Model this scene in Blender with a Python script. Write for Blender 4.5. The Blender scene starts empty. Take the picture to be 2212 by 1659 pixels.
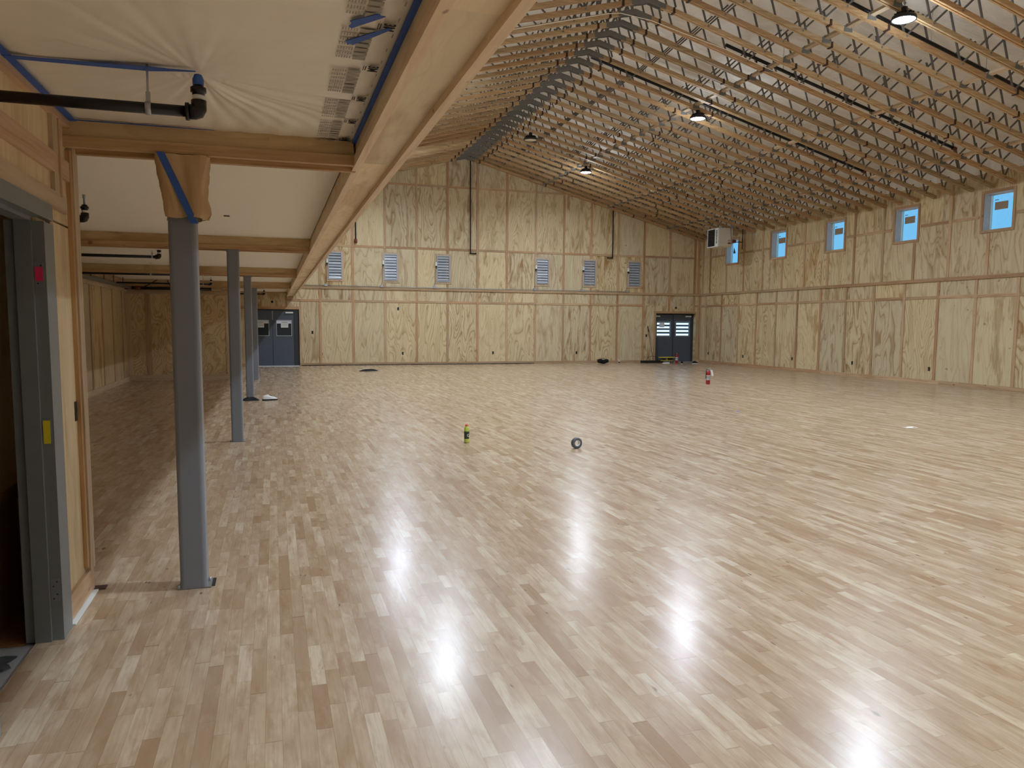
import bpy, bmesh, math, random
from mathutils import Vector, Matrix
random.seed(7)
PI = math.pi
col = bpy.context.scene.collection
scene = bpy.context.scene

# ------------------------------------------------------------------ node helpers
class NT:
    def __init__(s, name):
        s.m = bpy.data.materials.new(name); s.m.use_nodes = True
        s.t = s.m.node_tree; s.n = s.t.nodes; s.l = s.t.links
        s.b = s.n['Principled BSDF']
    def node(s, typ, **kw):
        n = s.n.new(typ)
        for k, v in kw.items(): setattr(n, k, v)
        return n
    def inp(s, n, i, v):
        if v is None: return
        if hasattr(v, 'is_output') or isinstance(v, bpy.types.NodeSocket): s.l.new(v, n.inputs[i])
        else: n.inputs[i].default_value = v
    def math(s, op, a, b=None, c=None):
        n = s.node('ShaderNodeMath', operation=op); s.inp(n, 0, a); s.inp(n, 1, b); s.inp(n, 2, c); return n.outputs[0]
    def pos(s):
        n = s.node('ShaderNodeTexCoord'); x = s.node('ShaderNodeSeparateXYZ'); s.l.new(n.outputs['Object'], x.inputs[0]); return x.outputs
    def vec(s, x, y, z=0.0):
        n = s.node('ShaderNodeCombineXYZ'); s.inp(n, 0, x); s.inp(n, 1, y); s.inp(n, 2, z); return n.outputs[0]
    def noise(s, v, scale=1.0, detail=2.0, rough=.5, dist=0.0):
        n = s.node('ShaderNodeTexNoise'); s.inp(n, 'Vector', v); s.inp(n, 'Scale', scale); s.inp(n, 'Detail', detail)
        s.inp(n, 'Roughness', rough); s.inp(n, 'Distortion', dist); return n.outputs['Fac']
    def white(s, v):
        n = s.node('ShaderNodeTexWhiteNoise', noise_dimensions='3D'); s.inp(n, 'Vector', v); return n.outputs['Value'], n.outputs['Color']
    def ramp(s, f, stops):
        n = s.node('ShaderNodeValToRGB'); s.inp(n, 0, f); e = n.color_ramp.elements
        while len(e) < len(stops): e.new(.5)
        for el, (p, c) in zip(e, stops): el.position = p; el.color = (*c, 1)
        return n.outputs[0]
    def mix(s, f, a, b, typ='MIX'):
        n = s.node('ShaderNodeMix', data_type='RGBA', blend_type=typ); s.inp(n, 0, f); 
        for i, v in ((6, a), (7, b)):
            if isinstance(v, tuple): n.inputs[i].default_value = (*v[:3], 1)
            else: s.l.new(v, n.inputs[i])
        return n.outputs[2]
    def maprange(s, v, a, b, c, d):
        n = s.node('ShaderNodeMapRange'); s.inp(n, 0, v); s.inp(n, 1, a); s.inp(n, 2, b); s.inp(n, 3, c); s.inp(n, 4, d); return n.outputs[0]
    def bump(s, h, strength=.2, dist=.01):
        n = s.node('ShaderNodeBump'); s.inp(n, 'Strength', strength); s.inp(n, 'Distance', dist); s.inp(n, 'Height', h); s.l.new(n.outputs[0], s.b.inputs['Normal'])
    def base(s, c):
        if isinstance(c, tuple): s.b.inputs['Base Color'].default_value = (*c[:3], 1)
        else: s.l.new(c, s.b.inputs['Base Color'])
    def set(s, **kw):
        for k, v in kw.items():
            s.inp(s.b, {'rough': 'Roughness', 'metal': 'Metallic', 'spec': 'Specular IOR Level', 'coat': 'Coat Weight', 'coatr': 'Coat Roughness', 'trans': 'Transmission Weight', 'alpha': 'Alpha'}[k], v)
        return s
def lin(r, g, b):
    f = lambda v: (v/255/12.92) if v/255 <= .04045 else ((v/255+.055)/1.055)**2.4
    return (f(r), f(g), f(b))

def simple(name, c, rough=.5, metal=0.0, var=.12, scale=20, bump=0):
    t = NT(name); p = t.pos(); v = t.vec(p[0], p[1], p[2])
    n = t.noise(v, scale, 3)
    t.base(t.mix(n, tuple(x*(1-var) for x in c), tuple(min(1, x*(1+var)) for x in c)))
    t.set(rough=rough, metal=metal)
    if bump: t.bump(n, bump)
    return t.m
def wood(name, light, dark, axis='x', rough=.6, rnd=.35, scale=1.0, hue=None):
    """sawn timber: grain stretched along one axis; tone differs per board"""
    t = NT(name); p = t.pos(); oi = t.node('ShaderNodeObjectInfo')
    off = t.math('MULTIPLY', oi.outputs['Random'], 37.0)
    ks = {'x': (1.2, 22, 22), 'y': (22, 1.2, 22), 'z': (22, 22, 1.2)}[axis]
    v = t.vec(t.math('ADD', t.math('MULTIPLY', p[0], ks[0]*scale), off), t.math('MULTIPLY', p[1], ks[1]*scale), t.math('MULTIPLY', p[2], ks[2]*scale))
    n = t.noise(v, 1.0, 4, .6, .6)
    c = t.ramp(n, [(.30, dark), (.52, tuple((a*.35+b*.65) for a, b in zip(dark, light))), (.72, light)])
    if hue:
        c = t.mix(t.math('MULTIPLY', t.math('GREATER_THAN', oi.outputs['Random'], .62), .6), c, hue, 'MULTIPLY')
    r2 = t.math('FRACT', t.math('MULTIPLY', oi.outputs['Random'], 7.31))
    val = t.maprange(r2, 0, 1, 1-rnd, 1.0)
    hs = t.node('ShaderNodeHueSaturation'); t.inp(hs, 'Value', val); t.l.new(c, hs.inputs['Color'])
    # knots
    k = t.noise(t.vec(t.math('MULTIPLY', p[0], .9*3 if axis == 'x' else 6), t.math('MULTIPLY', p[1], .9*3 if axis == 'y' else 6), t.math('ADD', t.math('MULTIPLY', p[2], .9*3 if axis == 'z' else 6), off)), 3.0, 0)
    kk = t.maprange(k, .82, .85, 0, .6)
    t.base(t.mix(kk, hs.outputs[0], lin(95, 55, 30))); t.set(rough=rough); t.bump(n, .15, .003)
    return t.m
def plywood(name, ua, u0, pw=1.2192, light=(216,199,162), dark=(160,124,80), amp=1.0, vs=2.44, vstart=0.0, va=2, zs=1.0):
    t = NT(name); p = t.pos(); u = p[ua]; z = p[va] if zs == 1 else t.math('MULTIPLY', p[va], zs)
    pid = t.math('FLOOR', t.math('DIVIDE', t.math('SUBTRACT', u, u0), pw))
    row = t.math('FLOOR', t.math('DIVIDE', t.math('SUBTRACT', z, vstart), vs))
    if vs == 2.44 and va == 2:
        row = t.math('ADD', t.math('ADD', t.math('GREATER_THAN', z, 2.44), t.math('GREATER_THAN', z, 2.93)), t.math('ADD', t.math('GREATER_THAN', z, 4.5), t.math('GREATER_THAN', z, 6.9)))
    rv, rc = t.white(t.vec(pid, row, 3.7)); sx = t.node('ShaderNodeSeparateColor'); t.l.new(rc, sx.inputs[0])
    seed = t.math('MULTIPLY', rv, 91.0)
    # warped height field, its contour lines are the cathedral figure of rotary cut veneer
    wrp = t.noise(t.vec(t.math('MULTIPLY', u, 4.2), t.math('MULTIPLY', z, 1.7), seed), 1.0, 2, .5)
    uu = t.math('ADD', t.math('MULTIPLY', u, 1.9), t.math('MULTIPLY', wrp, .42))
    h = t.noise(t.vec(uu, t.math('ADD', t.math('MULTIPLY', z, .30), t.math('MULTIPLY', wrp, .22)), seed), 1.0, 1.2, .5)
    fr = t.math('FRACT', t.math('MULTIPLY', h, t.maprange(sx.outputs[0], 0, 1, 13.0, 24.0)))
    ring = t.ramp(fr, [(0.0, (1, 1, 1)), (.10, (.25, .25, .25)), (.55, (.05, .05, .05)), (.86, (.55, .55, .55)), (1.0, (1, 1, 1))])
    blot = t.noise(t.vec(t.math('MULTIPLY', u, 4.5), t.math('MULTIPLY', z, .9), t.math('ADD', seed, 5.0)), 1.0, 3, .6)
    bl = t.maprange(blot, .50, .60, 0, 1)
    contrast = t.maprange(sx.outputs[1], 0, 1, .25*amp, .85*amp)
    f1 = t.math('MULTIPLY', ring, contrast)
    f2 = t.math('MULTIPLY', bl, t.maprange(sx.outputs[2], 0, 1, .08, .55))
    fine = t.noise(t.vec(t.math('MULTIPLY', u, 90), t.math('MULTIPLY', z, 3), seed), 1.0, 2)
    tot = t.math('MINIMUM', t.math('ADD', t.math('ADD', f1, f2), t.math('MULTIPLY', t.math('SUBTRACT', fine, .45), .35)), 1.0)
    c = t.mix(tot, lin(*light), lin(*dark))
    hs = t.node('ShaderNodeHueSaturation'); t.inp(hs, 'Value', t.maprange(rv, 0, 1, .90, 1.04)); t.inp(hs, 'Saturation', t.maprange(sx.outputs[0], 0, 1, .92, 1.08)); t.l.new(c, hs.inputs['Color'])
    # little footballs / knots
    k = t.noise(t.vec(t.math('MULTIPLY', u, 9), t.math('MULTIPLY', z, 8), seed), 1.0, 0)
    c2 = t.mix(t.maprange(k, .84, .86, 0, .5), hs.outputs[0], lin(110, 75, 45))
    t.base(c2); t.set(rough=.62, spec=.3)
    return t.m

# ------------------------------------------------------------------ materials
M = {}
M['ply_far'] = plywood('plywood_far_wall', 0, 1.693)
M['ply_right'] = plywood('plywood_right_wall', 1, 29.387-1.2192*30)
M['ply_left'] = plywood('plywood_left_wall', 1, .4, light=(210,188,150), amp=.35)
M['ply_jut'] = plywood('plywood_stub_wall', 0, -3.78, pw=3.0, light=(222,198,156), dark=(150,110,66), amp=1.25, vs=12, zs=3.0)
M['ply_beam'] = plywood('plywood_beam', 0, -3, pw=9.0, va=1, light=(242,224,190), dark=(205,176,136), amp=.3, vs=2.44)
M['ply_beamx'] = plywood('plywood_cross_beam', 2, -3, pw=9.0, va=0, light=(218,190,144), dark=(168,130,84), amp=.7, vs=2.44)
M['ply_door'] = plywood('plywood_door_wall', 1, 3.4, light=(228,206,166), dark=(178,142,98), amp=.6, vs=9)
FIRL, FIRD, PINK = lin(214,172,122), lin(170,120,76), lin(215,165,135)
for a in 'xyz': M['fir_'+a] = wood('sawn_fir_'+a, lin(222,200,170), lin(192,160,126), a, rnd=.30, hue=lin(240,214,198))
for a in 'xyz': M['bat_'+a] = wood('batten_'+a, lin(212,180,142), lin(174,136,98), a, rnd=.30, hue=lin(240,214,196))
M['chord'] = wood('truss_lumber', lin(214,184,140), lin(170,132,88), 'x', rnd=.32, hue=lin(240,218,198))
M['trimend'] = wood('beam_board', lin(242,220,188), lin(218,188,154), 'y', rnd=.06)
M['fir_dark'] = wood('darker_sawn_fir', lin(200,160,112), lin(160,118,74), 'z', rnd=.1)
M['lvl'] = wood('edge_board', lin(208,174,130), lin(160,118,76), 'x', rnd=.1)
M['steel_grey'] = simple('grey_painted_steel', lin(124,128,137), .38, .0, .05, 8)
M['frame_grey'] = simple('grey_door_frame_paint', lin(120,124,126), .45, 0, .06, 12)
M['door_blue'] = simple('slate_blue_door_paint', lin(74,82,94), .45, 0, .05, 10)
M['door_dark'] = simple('dark_door_frame_paint', lin(48,50,52), .5, 0, .05, 10)
M['tube'] = simple('galvanised_tube', lin(112,108,102), .5, .35, .15, 30)
M['plate'] = simple('galvanised_plate', lin(120,118,112), .55, .3, .15, 18)
M['galv'] = simple('bright_galvanised', lin(172,176,182), .4, .5, .12, 25)
M['blade'] = simple('shutter_blade_aluminium', lin(184,189,197), .42, .35, .12, 6)
M['black_pipe'] = simple('black_pipe_paint', lin(24,22,23), .35, .2, .15, 30)
M['black'] = simple('black_plastic', lin(18,18,19), .5, 0, .1, 20)
M['dark_clip'] = simple('dark_brown_clip', lin(62,36,24), .7, 0, .2, 20)
M['rust'] = simple('red_primer', lin(120,58,40), .6, 0, .2, 20)
M['white'] = simple('white_plastic', lin(225,225,222), .45, 0, .03, 10)
M['paper'] = simple('white_paper', lin(220,222,220), .8, 0, .03, 10)
M['drywall'] = simple('off_white_drywall', lin(250,243,228), .85, 0, .02, 60)
M['concrete'] = simple('grey_concrete', lin(170,172,175), .8, 0, .12, 9, .2)
M['kraft'] = simple('brown_kraft_paper', lin(196,164,124), .5, 0, .06, 9)
M['card'] = simple('cardboard', lin(150,108,66), .8, 0, .08, 6)
M['tape'] = simple('blue_masking_tape', lin(52,94,178), .6, 0, .12, 14)
M['pink'] = simple('pink_tape', lin(226,50,100), .6, 0, .08, 20)
M['yellow'] = simple('yellow_tape', lin(226,205,40), .6, 0, .08, 20)
M['yellowp'] = simple('yellow_paint', lin(214,196,50), .5, 0, .08, 20)
M['red'] = simple('red_paint', lin(150,24,28), .3, 0, .06, 20)
M['grey_tape'] = simple('grey_duct_tape', lin(88,92,98), .45, .1, .1, 20)
M['fabric'] = simple('black_fabric', lin(14,14,15), .9, 0, .2, 40, .3)
M['brownwood'] = simple('brown_handle', lin(120,86,58), .6, 0, .15, 20)
M['ink'] = simple('black_ink', lin(28,26,25), .7, 0, .05, 10)
M['greyink'] = simple('grey_ink', lin(172,165,153), .8, 0, .05, 10)
M['beige'] = simple('heater_enamel', lin(212,204,190), .45, 0, .02, 8)
M['sticker'] = simple('tan_sticker', lin(160,140,118), .8, 0, .2, 60)
M['reveal'] = simple('weathered_reveal_wood', lin(200,186,176), .7, 0, .12, 12)
M['redtape'] = simple('red_sticker', lin(150,30,26), .7, 0, .05, 12)
M['siding'] = simple('white_siding', lin(215,222,232), .6, 0, .05, 6)

def mat_floor():
    t = NT('maple_strip_floor'); p = t.pos(); x, y = p[0], p[1]
    w = .0645
    row = t.math('FLOOR', t.math('DIVIDE', x, w)); fx = t.math('FRACT', t.math('DIVIDE', x, w))
    r1, rc1 = t.white(t.vec(row, 1.3, 0)); 
    yy = t.math('ADD', t.math('DIVIDE', y, t.maprange(r1, 0, 1, .36, .62)), t.math('MULTIPLY', r1, 50.0))
    yy = t.math('ADD', yy, t.math('MULTIPLY', t.math('SINE', t.math('MULTIPLY', yy, 2.3)), .32))
    cell = t.math('FLOOR', yy); fy = t.math('FRACT', yy)
    v, c = t.white(t.vec(row, cell, 7.7)); sc = t.node('ShaderNodeSeparateColor'); t.l.new(c, sc.inputs[0])
    tone = t.ramp(v, [(0.0, lin(176,145,115)), (.14, lin(192,165,136)), (.36, lin(204,180,152)), (.62, lin(212,191,164)), (.86, lin(222,204,179)), (1.0, lin(230,215,193))])
    blt = t.noise(t.vec(t.math('MULTIPLY', x, 9), t.math('MULTIPLY', y, 2.6), t.math('MULTIPLY', v, 63.0)), 1.0, 3, .6)
    tone = t.mix(t.maprange(blt, .42, .68, 0, .50), tone, lin(176,140,108)); tone = t.mix(t.maprange(blt, .50, .28, 0, .40), tone, lin(232,217,192))
    tone = t.mix(t.math('MULTIPLY', sc.outputs[1], .28), tone, lin(208,182,164))
    seed = t.math('MULTIPLY', v, 63.0)
    g = t.noise(t.vec(t.math('MULTIPLY', x, 70), t.math('MULTIPLY', y, 3.0), seed), 1.0, 3, .6, .8)
    tone = t.mix(t.maprange(g, .42, .75, 0, .42), tone, lin(176,144,110))
    fig = t.noise(t.vec(t.math('MULTIPLY', x, 16), t.math('MULTIPLY', y, 3.2), seed), 1.0, 4, .62, .4)
    tone = t.mix(t.maprange(fig, .50, .72, 0, .62), tone, lin(166,128,94))
    kn = t.noise(t.vec(t.math('MULTIPLY', x, 20), t.math('MULTIPLY', y, 8.0), seed), 1.0, 1)
    tone = t.mix(t.maprange(kn, .76, .82, 0, .75), tone, lin(104,70,44))
    # thin seams
    ex = t.math('MINIMUM', fx, t.math('SUBTRACT', 1.0, fx)); sx = t.maprange(ex, 0, .020, .55, 0)
    ey = t.math('MINIMUM', fy, t.math('SUBTRACT', 1.0, fy)); sy = t.maprange(ey, 0, .0045, .55, 0)
    # each third seam a touch wider
    tone = t.mix(t.math('MAXIMUM', sx, sy), tone, lin(120,92,64))
    tone = t.mix(1.0, tone, (.785, .762, .725), 'MULTIPLY')
    t.base(tone)
    rn = t.noise(t.vec(x, y, 0), 2.0, 3)
    t.set(rough=.27, spec=.46, coat=.20, coatr=.185)
    t.bump(t.noise(t.vec(t.math('MULTIPLY', x, 3), t.math('MULTIPLY', y, .7), seed), 3.0, 2), .05, .004)
    return t.m
M['floor'] = mat_floor()
def mat_membrane():
    t = NT('white_roof_membrane'); p = t.pos()
    v = t.vec(t.math('MULTIPLY', p[0], .5), p[1], 0)
    n = t.noise(v, 1.6, 5, .6, 1.4)
    t.base(t.mix(t.maprange(n, .35, .7, 0, 1), lin(250,247,241), lin(232,226,218))); t.set(rough=.55)
    t.bump(n, .9, .06)
    return t.m
M['membrane'] = mat_membrane()
def mat_film():
    t = NT('translucent_masking_film'); p = t.pos()
    n = t.noise(t.vec(p[0], p[1], 0), 3.0, 4, .6, 1.0)
    t.base(t.mix(n, lin(238,228,210), lin(248,241,228))); t.set(rough=.33, spec=.5)
    return t.m
M['film'] = mat_film()
def mat_glass():
    t = NT('window_glass'); nt = t.t
    tr = t.node('ShaderNodeBsdfTransparent'); gl = t.node('ShaderNodeBsdfGlossy'); gl.inputs['Roughness'].default_value = .03
    mx = t.node('ShaderNodeMixShader'); mx.inputs[0].default_value = .06
    t.l.new(tr.outputs[0], mx.inputs[1]); t.l.new(gl.outputs[0], mx.inputs[2])
    t.l.new(mx.outputs[0], t.n['Material Output'].inputs[0]); return t.m
M['glass'] = mat_glass()
def mat_glass2():
    t = NT('dark_tinted_glass'); t.base(lin(38,48,58)); t.set(rough=.08, spec=.6); return t.m
M['glass_dark'] = mat_glass2()
def mat_emit(name, c, s):
    t = NT(name); t.base((.9, .9, .9)); t.b.inputs['Emission Color'].default_value = (*c, 1); t.b.inputs['Emission Strength'].default_value = s; return t.m
M['led'] = mat_emit('lit_led_lens', (.85, .94, 1), 90)
M['lens_off'] = simple('unlit_lens', lin(235,225,205), .5, 0, .02, 5)
def mat_liquid():
    t = NT('yellow_green_drink'); t.base(lin(190,205,90)); t.set(rough=.12, spec=.6); return t.m
M['drink'] = mat_liquid()
M['bottlelabel'] = simple('dark_green_label', lin(48,62,48), .4, 0, .1, 20)
M['orange'] = simple('orange_cap', lin(226,96,30), .4, 0, .05, 20)

# ------------------------------------------------------------------ mesh builder
class MB:
    def __init__(s): s.v = []; s.f = []; s.sm = []
    def add(s, vs, fs, smooth=False):
        o = len(s.v); s.v += [tuple(v) for v in vs]; s.f += [tuple(o+i for i in f) for f in fs]; s.sm += [smooth]*len(fs); return s
    def box(s, x0, x1, y0, y1, z0, z1):
        vs = [(x, y, z) for z in (z0, z1) for y in (y0, y1) for x in (x0, x1)]
        return s.add(vs, [(0,2,3,1), (4,5,7,6), (0,1,5,4), (2,6,7,3), (0,4,6,2), (1,3,7,5)])
    def prism(s, pts, axis, a, b, smooth=False):
        """closed profile pts (2D) extruded along axis from a to b"""
        n = len(pts)
        mk = {'x': lambda p, t: (t, p[0], p[1]), 'y': lambda p, t: (p[0], t, p[1]), 'z': lambda p, t: (p[0], p[1], t)}[axis]
        vs = [mk(p, a) for p in pts]+[mk(p, b) for p in pts]
        fs = [(i, (i+1) % n, n+(i+1) % n, n+i) for i in range(n)]+[tuple(range(n-1, -1, -1)), tuple(range(n, 2*n))]
        o = len(s.v); s.v += vs; s.f += [tuple(o+i for i in f) for f in fs]; s.sm += [smooth]*n+[False]*2
        return s
    def bar(s, p, q, w, h, up=(0, 0, 1)):
        """rectangular bar from p to q: w sideways, h along up"""
        p, q = Vector(p), Vector(q); d = (q-p).normalized(); sd = d.cross(Vector(up)).normalized(); u = sd.cross(d)
        vs = []
        for c in (p, q):
            for a, b in ((-1,-1), (1,-1), (1,1), (-1,1)): vs.append(c+sd*a*w/2+u*b*h/2)
        return s.add(vs, [(0,1,2,3), (7,6,5,4), (0,4,5,1), (1,5,6,2), (2,6,7,3), (3,7,4,0)])
    def tube(s, pts, r, n=10, cap=True):
        pts = [Vector(p) for p in pts]; rs = r if isinstance(r, (list, tuple)) else [r]*len(pts)
        rings = []; prev = None
        for i, p in enumerate(pts):
            d = ((pts[i+1]-p) if i == 0 else (p-pts[i-1]) if i == len(pts)-1 else (pts[i+1]-pts[i-1])).normalized()
            if prev is None: a = d.orthogonal().normalized()
            else: a = (prev-d*prev.dot(d)).normalized()
            prev = a; b = d.cross(a)
            rings.append([p+(a*math.cos(2*PI*k/n)+b*math.sin(2*PI*k/n))*rs[i] for k in range(n)])
        vs = [v for ring in rings for v in ring]
        fs = [(i*n+k, i*n+(k+1) % n, (i+1)*n+(k+1) % n, (i+1)*n+k) for i in range(len(pts)-1) for k in range(n)]
        s.add(vs, fs, True)
        if cap: s.add(rings[0], [tuple(range(n-1, -1, -1))]); s.add(rings[-1], [tuple(range(n))])
        return s
    def lathe(s, prof, n=24, c=(0, 0, 0), smooth=True):
        vs = [(c[0]+r*math.cos(2*PI*k/n), c[1]+r*math.sin(2*PI*k/n), c[2]+z) for r, z in prof for k in range(n)]
        fs = [(i*n+k, i*n+(k+1) % n, (i+1)*n+(k+1) % n, (i+1)*n+k) for i in range(len(prof)-1) for k in range(n)]
        return s.add(vs, fs, smooth)
    def grid(s, nx, ny, fn, smooth=True):
        vs = [fn(i/nx, j/ny) for j in range(ny+1) for i in range(nx+1)]
        fs = [(j*(nx+1)+i, j*(nx+1)+i+1, (j+1)*(nx+1)+i+1, (j+1)*(nx+1)+i) for j in range(ny) for i in range(nx)]
        return s.add(vs, fs, smooth)
    def xf(s, mt):
        s.v = [tuple(mt @ Vector(v)) for v in s.v]; return s
    def build(s, name, m, parent=None, loc=None, rot=None):
        me = bpy.data.meshes.new(name); me.from_pydata(s.v, [], s.f); me.polygons.foreach_set('use_smooth', s.sm)
        bm = bmesh.new(); bm.from_mesh(me); bmesh.ops.remove_doubles(bm, verts=bm.verts, dist=1e-6); bmesh.ops.recalc_face_normals(bm, faces=bm.faces); bm.to_mesh(me); bm.free()
        me.materials.append(m if not isinstance(m, str) else M[m])
        o = bpy.data.objects.new(name, me); col.objects.link(o)
        if parent: o.parent = parent
        if loc: o.location = loc
        if rot: o.rotation_euler = rot
        return o
def box(*a): return MB().box(*a)
def tag(o, label, cat, group=None, kind=None):
    o['label'] = label; o['category'] = cat
    if group: o['group'] = group
    if kind: o['kind'] = kind
    return o
def thing(name, label, cat, loc=(0, 0, 0), rz=0, group=None):
    o = bpy.data.objects.new(name, None); o.empty_display_size = .1; col.objects.link(o); o.location = loc; o.rotation_euler = (0, 0, rz)
    return tag(o, label, cat, group)
def struct(o): o['kind'] = 'structure'; return o
def sroot(name):
    o = bpy.data.objects.new(name, None); col.objects.link(o); return struct(o)
def text(name, s, size, m, parent, loc, rot, ext=.001, align='CENTER', bold=0):
    cu = bpy.data.curves.new(name, 'FONT'); cu.offset = bold; cu.body = s; cu.size = size; cu.extrude = ext; cu.align_x = align; cu.align_y = 'CENTER'
    tmp = bpy.data.objects.new('tmp', cu); col.objects.link(tmp); bpy.context.view_layer.update()
    me = bpy.data.meshes.new_from_object(tmp.evaluated_get(bpy.context.evaluated_depsgraph_get()))
    bpy.data.objects.remove(tmp); me.materials.clear(); me.materials.append(M[m])
    o = bpy.data.objects.new(name, me); col.objects.link(o); o.parent = parent; o.location = loc; o.rotation_euler = rot; return o
def copy_tree(o, parent=None):
    c = o.copy(); col.objects.link(c); c.parent = parent
    for ch in list(o.children): copy_tree(ch, c)
    return c
NUM = ['first','second','third','fourth','fifth','sixth','seventh','eighth','ninth','tenth','eleventh','twelfth','thirteenth','fourteenth','fifteenth','sixteenth','seventeenth','eighteenth','nineteenth','twentieth',
 'twenty-first','twenty-second','twenty-third','twenty-fourth','twenty-fifth','twenty-sixth','twenty-seventh','twenty-eighth','twenty-ninth','thirtieth','thirty-first','thirty-second','thirty-third','thirty-fourth','thirty-fifth','thirty-sixth','thirty-seventh','thirty-eighth']

# ------------------------------------------------------------------ dimensions
YF, XR, XL, YB = 29.84, 17.887, -3.78, -9.0
XRI, Z0, SL = 7.25, 8.0, .2655            # ridge x, underside of truss at ridge, slope
SOF = 2.735                                # soffit height
XW = -1.08                                 # face of the door wall
def low(x): return Z0-SL*abs(x-XRI)
MEM = 1.05                                 # membrane above underside of chord

# ------------------------------------------------------------------ shell
def cells(u0, u1, z0, z1, holes):
    us = sorted({u0, u1, *[h[0] for h in holes], *[h[1] for h in holes]}); zs = sorted({z0, z1, *[h[2] for h in holes], *[h[3] for h in holes]})
    for a, b in zip(us, us[1:]):
        for c, d in zip(zs, zs[1:]):
            mu, mz = (a+b)/2, (c+d)/2
            if not any(h[0] < mu < h[1] and h[2] < mz < h[3] for h in holes): yield a, b, c, d
struct(box(-1.17, XR+.3, YB, YF+.3, -.1, 0).build('floor', 'floor'))
struct(box(XL, -1.17, 5.03, 22.95, -.1, 0).build('floor', 'floor'))
struct(box(XL-.2, -1.17, YB, 5.03, -.1, -.012).build('floor', 'concrete'))

LX = [1.984+.015, 4.083, 6.14, 10.262, 12.33, 14.375]     # left edges of the shutters
LOUV = [(x, x+.52, 3.235, 4.25) for x in LX]
D1 = (-.96, .925, 0, 2.10); D2 = (15.72, 17.66, 0, 2.115)
fw = MB()
for a, b, c, d in cells(XL, XR, 0, 5.0, LOUV+[D1, D2]): fw.box(a, b, YF, YF+.3, c, d)
fw.prism([(XL, 5.0), (XR, 5.0), (XR, low(XR)+1.3), (XRI, Z0+1.3), (XL, low(XL)+1.3)], 'y', YF, YF+.3)
far = struct(fw.build('wall_far', 'ply_far'))
WY = [15.05+3.01*k for k in range(5)]
WIN = [(y, y+.85, 4.135, 5.085) for y in WY]
rw = MB()
for a, b, c, d in cells(YB, YF, 0, 5.62, WIN): rw.box(XR, XR+.3, a, b, c, d)
right = struct(rw.build('wall_right', 'ply_right'))
struct(box(XR-.01, XR+.3, YB, YF, 5.62, 6.4).build('wall_right_top', 'membrane'))
struct(box(XL-.2, XL, YB, YF, 0, low(XL)+1.2).build('wall_left', 'ply_left'))
struct(box(XL, XR, YB-.2, YB, 0, 9.2).build('wall_back', 'ply_far'))
stub = struct(box(XL, -1.17, 22.95, 23.1, 0, SOF).build('wall_stub', 'ply_jut'))
ret = MB()
for a, b, c, d in cells(23.1, YF, 0, SOF, [(26.6, 27.5, 0, 2.12)]): ret.box(-1.32, -1.17, a, b, c, d)
struct(ret.build('wall_return', 'ply_left'))
# membrane ceiling, two slopes, gently creased
def mem(side):
    x1 = XR if side > 0 else XL
    rr = random.Random(3+side)
    ph = [(rr.uniform(.6, 2.2), rr.uniform(.6, 3), rr.uniform(0, 6), rr.uniform(.006, .018)) for _ in range(12)]
    def fn(u, v):
        x = XRI+(x1-XRI)*u; y = YB+(YF-YB)*v
        w = sum(a*math.sin(fx*x+fy*y+p) for fx, fy, p, a in ph)
        return (x, y, low(x)+MEM+w*.6)
    m = MB().grid(40, 120, fn); top = MB().grid(1, 1, lambda u, v: (XRI+(x1-XRI)*u, YB+(YF-YB)*v, low(XRI+(x1-XRI)*u)+MEM+.25), False)
    m.add(top.v, top.f); return m
cm = mem(1); c2 = mem(-1); cm.add(c2.v, c2.f, True)
struct(cm.build('ceiling', 'membrane'))
struct(box(XL, .50, YB, YF, SOF, SOF+.35).build('ceiling_soffit', 'drywall'))

# ------------------------------------------------------------------ battens (parts of their wall)
def bat_far(x0, x1, z0, z1, d=.02, a=None): box(x0, x1, YF-d, YF, z0, z1).build('batten', 'bat_x' if (x1-x0) > (z1-z0) else 'bat_z', far)
def bat_right(y0, y1, z0, z1, d=.02): box(XR-d, XR, y0, y1, z0, z1).build('batten', 'bat_y' if (y1-y0) > (z1-z0) else 'bat_z', right)
bw = .045
FX = [1.693+1.2192*k for k in range(-1, 14)]
FX = [x for x in FX if x < XR-.2]
bat_far(.925+.0, 15.72-.1, .0, .10, .03); bat_far(17.76, XR, 0, .10, .03)
bat_far(.6, 12.0, 2.885, 2.975, .05); bat_far(12.0, XR-.05, 2.885, 2.975, .05)
prev = .95
for x in FX[1:]:
    if 15.5 < x < 17.7: z0 = 2.20
    else: z0 = .10
    bat_far(x-bw, x+bw, z0, 2.885)
    bat_far(x-bw, x+bw, 2.975, min(low(x)+.1, 9), .022)
bat_far(XR-.09, XR-.02, .1, 2.88); bat_far(XR-.2, XR-.1, 2.98, low(XR)+.2)
def between(z, xs, skip=lambda a, b: False, h=.04):
    for a, b in zip(xs, xs[1:]):
        if not skip(a, b): bat_far(a+bw, b-bw, z-h, z+h, .018)
between(2.44, FX[1:]+[XR-.09], lambda a, b: 15.5 < (a+b)/2 < 17.2)
between(4.50, [.9]+FX[1:]+[XR-.3]); between(6.90, [x for x in FX if 2.0 < x < 12.6])
bat_far(-1.17, 1.0, 2.10, 2.20, .02); bat_far(.925, 1.01, 0, 2.2, .025); bat_far(-1.17, .6, 2.70, 2.735, .02)
bat_far(.44, .5, 2.2, 2.6, .02); bat_far(-1.16, -.965, 0.0, .1, .02)
bat_far(1.01, 1.693-bw, 2.40, 2.48, .018); bat_far(.5, 1.01, 2.40, 2.48, .018)
bat_far(15.63, 15.72, 0, 2.2, .022); bat_far(17.66, 17.75, 0, 2.2, .022); bat_far(15.72, 17.66, 2.115, 2.2, .022)
RYL = [YF-.455-1.2192*k for k in range(0, 24)]; RYU = [y-.27 for y in RYL]
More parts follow.
